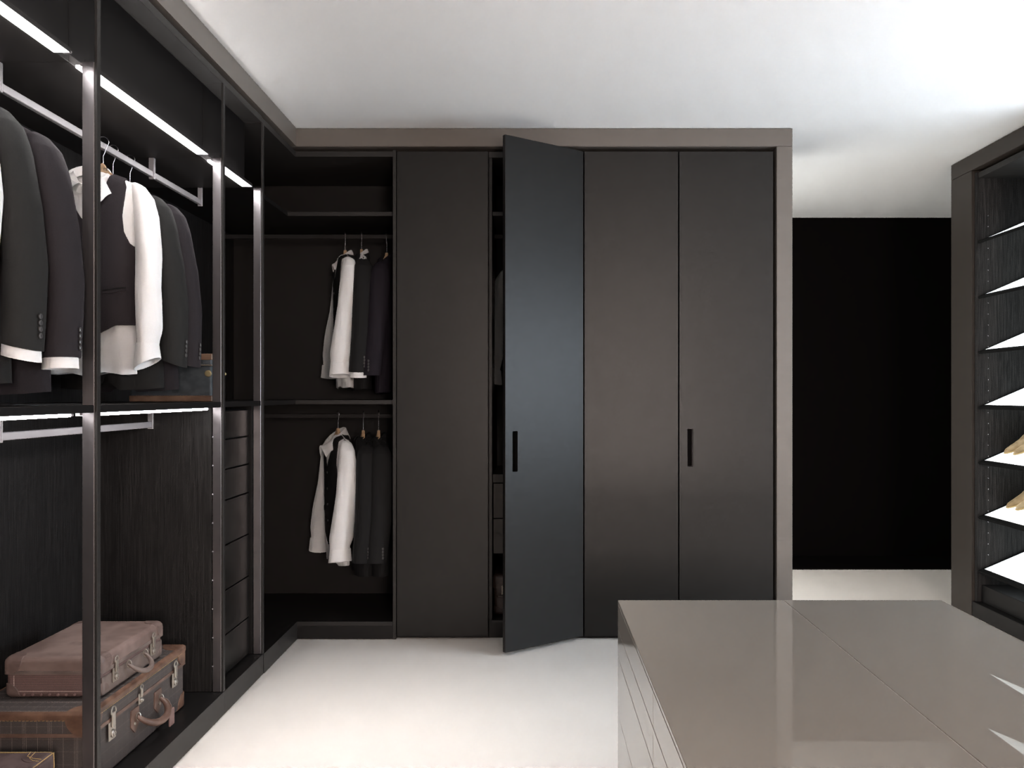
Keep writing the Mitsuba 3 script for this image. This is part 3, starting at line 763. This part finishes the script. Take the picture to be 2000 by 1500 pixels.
# --- corner bay, upper rail
M1 = placeM(-1.068, 4.80, Z1 - 0.005, -90 + 20, squash=0.9)
dress_shirt(M1, 'white dress shirt hanging sideways on the upper corner rail', folds=0.008, hem=-0.745)
waistcoat(M1, 'black waistcoat over the white shirt on the upper corner rail', 'm_waistcoat_black')
hanger(M1, RAIL1 + 0.005, 'hanger of the white shirt on the upper corner rail', None)
M2 = placeM(-0.975, 4.80, Z1, -90 + 15, squash=0.8)
over_shirt(M2, 'black suit jacket with a white shirt cuff on the upper corner rail', 'white shirt showing collar and cuff inside the black jacket, upper corner rail', 'm_wool_black', None, btn=0.6, hemtilt=-0.1, collar=True)
hanger(M2, RAIL1, 'hanger of the black jacket on the upper corner rail', None)
M3 = placeM(-0.832, 4.80, Z1 - 0.02, -90 - 2, squash=0.78)
jacket(M3, 'dark violet suit jacket beside the closed door on the upper corner rail', 'm_wool_violet', None, btn=-0.2)
hanger(M3, RAIL1 + 0.02, 'hanger of the dark violet jacket beside the closed door', None)
# --- corner bay, lower rail
M4 = placeM(-1.108, 4.80, Z2, -90 + 29, squash=0.9)
dress_shirt(M4, 'white dress shirt with both sleeves showing on the lower corner rail', folds=0.008, big_collar=True)
waistcoat(M4, 'black waistcoat over the white shirt on the lower corner rail', 'm_waistcoat_black')
hanger(M4, RAIL2, 'hanger of the white shirt on the lower corner rail', None)
M5 = placeM(-0.965, 4.80, Z2 - 0.012, -90 + 18, squash=0.86)
jacket(M5, 'black suit jacket next to the white shirt on the lower corner rail', 'm_wool_black', None, btn=0.55)
hanger(M5, RAIL2 + 0.012, 'brown wooden hanger in the middle of the lower corner rail', None)
M6 = placeM(-0.878, 4.80, Z2 - 0.012, -90 + 16, squash=0.88)
jacket(M6, 'black suit jacket beside the closed door on the lower corner rail', 'm_wool_black', None, btn=0.55)
hanger(M6, RAIL2 + 0.012, 'brown wooden hanger beside the closed door on the lower corner rail', None)
# --- behind the door ajar
M7 = placeM(-0.015, 4.82, Z1 - 0.04, -90 + 68)
dress_shirt(M7, 'grey shirt half hidden behind the open door', 'm_shirt_grey', hem=-0.70)
waistcoat(M7, 'black waistcoat over the grey shirt behind the open door', 'm_waistcoat_black')
hanger(M7, RAIL1 + 0.04, 'hanger behind the open door', None)

# ------------------------------------------------------------------ suitcases
def suitcase(name, label, x0, x1, y0, y1, z0, z1, r, lidz, mats, corner=0.06, face='x', rot=0.0, corners=True, ribs=False):
    """A case lying flat, its opening side towards +x. mats: lid, body, band, corner."""
    lid_m, body_m, band_m, corner_m = mats
    cx, cy = (x0 + x1) / 2, (y0 + y1) / 2
    M = trimesh.transformations.rotation_matrix(rot, [0, 0, 1], [cx, cy, 0]) if rot else None
    t = Thing(name, label, 'suitcase', None, M)
    full = rbox(x0, x1, y0, y1, z0, z1, r)
    lidfull = rbox(x0 - 0.004, x1 + 0.004, y0 - 0.004, y1 + 0.004, z0 + 0.02, z1 + 0.001, r)
    big = lambda a, b: mbox(x0 - 1, x1 + 1, y0 - 1, y1 + 1, a, b)
    body = t.part('body', full ^ big(z0 - 1, lidz - 0.001), body_m, smooth=35)
    lid = t.part('lid', lidfull ^ big(lidz, z1 + 1), lid_m, smooth=35)
    band = (rbox(x0 - 0.0065, x1 + 0.0065, y0 - 0.0065, y1 + 0.0065, z0 + 0.02, z1 + 0.002, r) ^ big(lidz - 0.001, lidz + 0.010))
    t.part('rim', band, band_m, smooth=35, parent=lid)
    if corners:
        grow = rbox(x0 - 0.0075, x1 + 0.0075, y0 - 0.0075, y1 + 0.0075, z0 - 0.0, z1 + 0.003, r + 0.004)
        for sx in (0, 1):
            for sy in (0, 1):
                px, py = (x0, x1)[sx], (y0, y1)[sy]
                top = grow ^ m3.Manifold.sphere(corner, 32).translate([px + (0.012, -0.012)[sx], py + (0.012, -0.012)[sy], z1 - 0.012]) ^ big(lidz + 0.002, z1 + 1)
                if not top.is_empty():
                    t.part('corner', top, corner_m, smooth=35, parent=lid)
                low = (rbox(x0 - 0.004, x1 + 0.004, y0 - 0.004, y1 + 0.004, z0, z1, r + 0.002) ^ m3.Manifold.sphere(corner * 0.85, 32).translate([px + (0.008, -0.008)[sx], py + (0.008, -0.008)[sy], z0 + 0.008]) ^ big(z0, lidz - 0.004))
                t.part('corner', low, corner_m, smooth=35, parent=body)
    return t, body, lid

def latch(t, x, y, z, s, m='m_nickel', keyhole=True):
    """A hasp over the seam at height z with a lock plate below, on the face x."""
    l = t.part('latch', box(x, x + 0.004, y - 0.019 * s, y + 0.019 * s, z - 0.055 * s, z - 0.004 * s, 0.001), m)
    t.part('hasp', join([box(x + 0.004, x + 0.010, y - 0.009 * s, y + 0.009 * s, z - 0.020 * s, z + 0.022 * s, 0.002),
                        tube([(x + 0.007, y + 0.013 * s * math.cos(q), z + 0.022 * s + 0.014 * s * math.sin(q)) for q in np.linspace(-0.3, math.pi + 0.3, 12)], 0.0022 * s, 6)]), m, parent=l)
    t.part('lock', join([disc((x + 0.004, y, z - 0.038 * s), (1, 0, 0), 0.011 * s, 0.006, 18), disc((x + 0.010, y, z - 0.038 * s), (1, 0, 0), 0.007 * s, 0.003, 14)]), m, parent=l)
    if keyhole:
        t.part('keyhole', join([disc((x + 0.0128, y, z - 0.036 * s), (1, 0, 0), 0.0018 * s, 0.0006, 8), box(x + 0.0128, x + 0.0134, y - 0.0007, y + 0.0007, z - 0.043 * s, z - 0.036 * s, 0.0001)]), 'm_black', parent=l)

def handle(t, x, y, z, half, drop, out, r, m, ring_m, back_m=None):
    h = None
    q = np.linspace(0, math.pi, 17)
    pts = [(x + 0.012 + out * math.sin(a) ** 0.8, y - half * math.cos(a), z - drop * math.sin(a) ** 0.9) for a in q]
    rad = r * (0.55 + 0.45 * np.sin(q) ** 0.6)
    h = t.part('handle', tube(pts, rad, 12), m, smooth=40)
    for s in (-1, 1):
        t.part('ring', tube([(x + 0.004 + 0.014 * (0.5 - 0.5 * math.cos(a)) + 0.004, y + s * half, z + 0.013 * math.sin(a)) for a in np.linspace(0, 2 * math.pi, 15)], 0.0024, 6), ring_m, parent=h)
        if back_m:
            sh = sg.Polygon([(-0.024, 0.030), (0.024, 0.030), (0.026, -0.020), (0.0, -0.044), (-0.026, -0.020)]).buffer(0.004)
            p = trimesh.creation.extrude_polygon(sh, 0.004, engine='earcut')
            v = p.vertices.copy(); p.vertices = np.stack([x + v[:, 2], y + s * half + v[:, 0], z - 0.006 + v[:, 1]], 1)
            t.part('handle_mount', p, back_m, parent=h)
            t.part('rivet', disc((x + 0.004, y + s * (half + 0.006), z - 0.022), (1, 0, 0), 0.006, 0.004, 12), ring_m, parent=h)
    return h

def studs(t, body, x0, x1, y, z, n, m):
    for k in range(n):
        x = x0 + (x1 - x0) * (k + 0.5) / n
        t.part('stud', disc((x, y, z), (0, -1, 0), 0.0045, 0.003, 10), m, parent=body)

# plaid case with tan leather edges, lying on the base board
zb = BASE + 0.001
t, body, lid = suitcase('suitcase', 'large grey plaid suitcase with tan leather corners, lying at the bottom of the stack', -1.745, -1.352, 2.575, 3.275, zb, 0.333, 0.012, 0.262,
                       ('m_plaid', 'm_plaid', 'm_brown_trim', 'm_tan_trim'), 0.062)
rail = rbox(-1.753, -1.344, 2.567, 3.283, 0.20, 0.3365, 0.012) ^ mbox(-3, 0, 0, 5, 0.314, 0.34)
rail = rail - rbox(-1.741, -1.356, 2.579, 3.271, 0.2, 0.40, 0.008)
t.part('leather_edge', rail, 'm_tan_trim', smooth=35, parent=lid, label='worn tan leather edging')
for z in (0.311,):
    ring = [(-1.352 + 0.0065, y, z) for y in np.linspace(2.60, 3.25, 3)]
    t.part('stitching', join([box(-1.3455, -1.3440, 2.60 + 0.012 * i, 2.60 + 0.012 * i + 0.008, z - 0.001, z + 0.001, 0.0003) for i in range(54)] +
                             [box(-1.72 + 0.012 * i, -1.72 + 0.012 * i + 0.008, 2.5695, 2.5710, z - 0.001, z + 0.001, 0.0003) for i in range(30)]), 'm_stitch', parent=lid, kind='stuff')
latch(t, -1.346, 2.70, 0.266, 1.15); latch(t, -1.346, 3.17, 0.266, 1.05)
latch(t, -1.346, 2.895, 0.285, 0.72, keyhole=False)
handle(t, -1.352, 2.955, 0.212, 0.088, 0.042, 0.050, 0.0125, 'm_brown_trim', 'm_nickel', 'm_brown_trim')
tag = Thing('luggage_tag', 'brown leather luggage tag hanging from the plaid suitcase handle', 'luggage tag')
tag.part('strap', tube([(-1.318, 3.040, 0.210), (-1.310, 3.044, 0.200), (-1.304, 3.046, 0.186), (-1.302, 3.047, 0.170)], 0.0022, 6), 'm_brown_trim')
tag.part('tag', box(-1.306, -1.299, 3.028, 3.066, 0.112, 0.172, 0.003), 'm_rose_trim')

# rose-brown case on top of it
t, body, lid = suitcase('suitcase', 'smaller dusty rose leather suitcase lying on top of the plaid suitcase', -1.678, -1.372, 2.690, 3.128, 0.3375, 0.467, 0.018, 0.415,
                       ('m_rose', 'm_rose_ribbed', 'm_rose_taupe', 'm_rose_corner'), 0.045, rot=0.0)
t.part('front_band', rbox(-1.40, -1.3685, 2.6925, 3.1255, 0.340, 0.404, 0.010) ^ mbox(-1.374, 0, 0, 5, 0, 0.4135), 'm_rose_taupe', smooth=35, parent=body)
t.part('stitching', join([box(-1.655, -1.385, 2.6885, 2.6895, 0.3585, 0.3600, 0.0002), box(-1.6505, -1.6490, 2.6885, 2.6895, 0.3600, 0.410, 0.0002)]), 'm_stitch_pale', parent=body)
studs(t, body, -1.63, -1.39, 2.690, 0.3490, 9, 'm_rose_trim')
latch(t, -1.3675, 2.765, 0.416, 0.9, 'm_old_metal'); latch(t, -1.3675, 3.035, 0.416, 0.9, 'm_old_metal')
handle(t, -1.3685, 2.895, 0.400, 0.060, 0.036, 0.042, 0.009, 'm_rose_taupe', 'm_old_metal')

# the case cut off by the lower left corner of the picture
t, body, lid = suitcase('suitcase', 'plum leather suitcase with yellow stitched edges at the lower left picture corner', -1.76, -1.418, 1.99, 2.490, zb, 0.248, 0.010, 0.190,
                       ('m_plum_leather', 'm_plum_leather', 'm_brown_trim', 'm_plum_leather'), 0.060)
t.part('piping', tube([(-1.756, 2.494, 0.2475), (-1.42, 2.494, 0.2475), (-1.4135, 2.4885, 0.2475), (-1.4135, 1.995, 0.2475)], 0.0019, 6), 'm_stitch', parent=lid, label='yellow stitched edge')
t.part('piping', tube([(-1.4135, 2.4935, 0.2475), (-1.4125, 2.4935, 0.200), (-1.4125, 2.4935, 0.192)], 0.0026, 6), 'm_stitch', parent=lid)
for dx in (0.0, 0.014):
    t.part('stitching', tube([(-1.478 + dx, 2.4900, 0.2515), (-1.470 + dx, 2.460 - dx, 0.2515), (-1.445 + dx * .5, 2.445 - dx, 0.2515), (-1.418, 2.440 - dx, 0.2515)], 0.0012, 6), 'm_stitch', parent=lid)
latch(t, -1.412, 2.10, 0.192, 0.9); latch(t, -1.412, 2.38, 0.192, 0.9)
handle(t, -1.418, 2.24, 0.160, 0.06, 0.03, 0.04, 0.010, 'm_brown_trim', 'm_nickel', 'm_brown_trim')

# blue trunk on the middle shelf
zt = SHELF + 0.0235
t = Thing('trunk', 'dark blue canvas trunk with brown wooden edges, on the shelf behind the second post', 'trunk')
TX0, TX1, TY0, TY1, TZ1 = -1.66, -1.326, 3.485, 3.590, 1.468
b = t.part('body', rbox(TX0, TX1, TY0, TY1, zt, TZ1 - 0.048, 0.008), 'm_blue_canvas', smooth=35)
l = t.part('lid', rbox(TX0 - 0.002, TX1 + 0.002, TY0 - 0.002, TY1 + 0.002, TZ1 - 0.046, TZ1, 0.008), 'm_blue_canvas', smooth=35)
t.part('wood_edge', box(TX0 - 0.005, TX1 + 0.005, TY0 - 0.005, TY1 + 0.005, TZ1 - 0.024, TZ1 + 0.002, 0.003), 'm_trunk_wood', parent=l, label='pale worn wooden edge')
t.part('wood_edge', box(TX0 - 0.004, TX1 + 0.004, TY0 - 0.004, TY1 + 0.004, zt - 0.0005, zt + 0.024, 0.003), 'm_trunk_wood', parent=b, label='brown wooden edge')
t.part('rim', box(TX0 - 0.004, TX1 + 0.004, TY0 - 0.004, TY1 + 0.004, TZ1 - 0.048, TZ1 - 0.042, 0.001), 'm_old_metal', parent=l)
k = t.part('knob', tube([(TX1, 3.566, 1.388), (TX1 + 0.008, 3.566, 1.388), (TX1 + 0.012, 3.566, 1.388), (TX1 + 0.026, 3.566, 1.388), (TX1 + 0.032, 3.566, 1.388)], [0.019, 0.017, 0.012, 0.009, 0.003], 16), 'm_brass', smooth=40)
t.part('clasp', disc((TX1 - 0.012, TY0, 1.388), (0, -1, 0), 0.014, 0.008, 16), 'm_brass')

# the case at the bottom of the wardrobe that stands ajar
t, body, lid = suitcase('suitcase', 'dark red-brown case at the bottom of the wardrobe behind the open door', -0.215, 0.17, 4.62, 5.08, zb, 0.315, 0.02, 0.245, ('m_dark_case', 'm_dark_case', 'm_dark_case', 'm_dark_case'), 0.05)
t.part('latch', box(-0.175, -0.13, 4.606, 4.6135, 0.212, 0.262, 0.003), 'm_old_metal')
t.part('handle', tube([(-0.20, 4.612, 0.20), (-0.19, 4.595, 0.205), (-0.14, 4.592, 0.205), (-0.12, 4.612, 0.20)], 0.006, 8), 'm_dark_case', smooth=40)

# ------------------------------------------------------------------ ceiling spots added outside the frame to brighten the floor
def downlight(x, y, label, power=1.0, cut=31.0, beam=10.0):
    t = Thing('downlight', label, 'downlight')
    th = np.arange(28) * 2 * np.pi / 28
    ring = lambda r, z: np.stack([x + r * np.cos(th), y + r * np.sin(th), np.full(28, z)], 1)
    t.part('trim_ring', loft([ring(0.036, CEIL - 0.001), ring(0.052, CEIL - 0.001), ring(0.052, CEIL - 0.006), ring(0.046, CEIL - 0.010), ring(0.036, CEIL - 0.010)], cap=False), 'm_plaster', smooth=30)
    t.part('lens', loft([ring(0.035, CEIL - 0.001), ring(0.035, CEIL - 0.004)]), 'm_chrome')
    scene[t.key + '_beam'] = {'type': 'spot', 'intensity': rgb([c * power for c in ADDED_DOWNLIGHT]), 'cutoff_angle': cut, 'beam_width': beam,
                              'to_world': T().look_at(origin=[x, y, CEIL - 0.02], target=[x, y, 0], up=[0, 1, 0])}
downlight(-0.62, 1.35, 'added recessed ceiling spot outside the picture, nearest the camera', 0.7)
downlight(-0.52, 2.85, 'added recessed ceiling spot outside the picture, nearest the wardrobes', 0.9)

# repeats of one kind share a group
GROUPS = {'clothes_hanger': 'clothes hangers on the rails', 'suit_jacket': 'dark suit jackets on the rails', 'dress_shirt': 'shirts on the rails', 'waistcoat': 'waistcoats worn over the shirts',
          'suitcase': 'old suitcases in the wardrobes', 'shoe': 'tan shoes on the lit shelves', 'hinged_wardrobe': 'row of wardrobes with flush doors', 'open_wardrobe': 'open wardrobe bays of the left run', 'downlight': 'added ceiling downlights'}
for key in list(used):
    base = key[:-4] if key[-4:-3] == '_' and key[-3:].isdigit() else key
    if base in GROUPS:
        labels[key]['group'] = GROUPS[base]
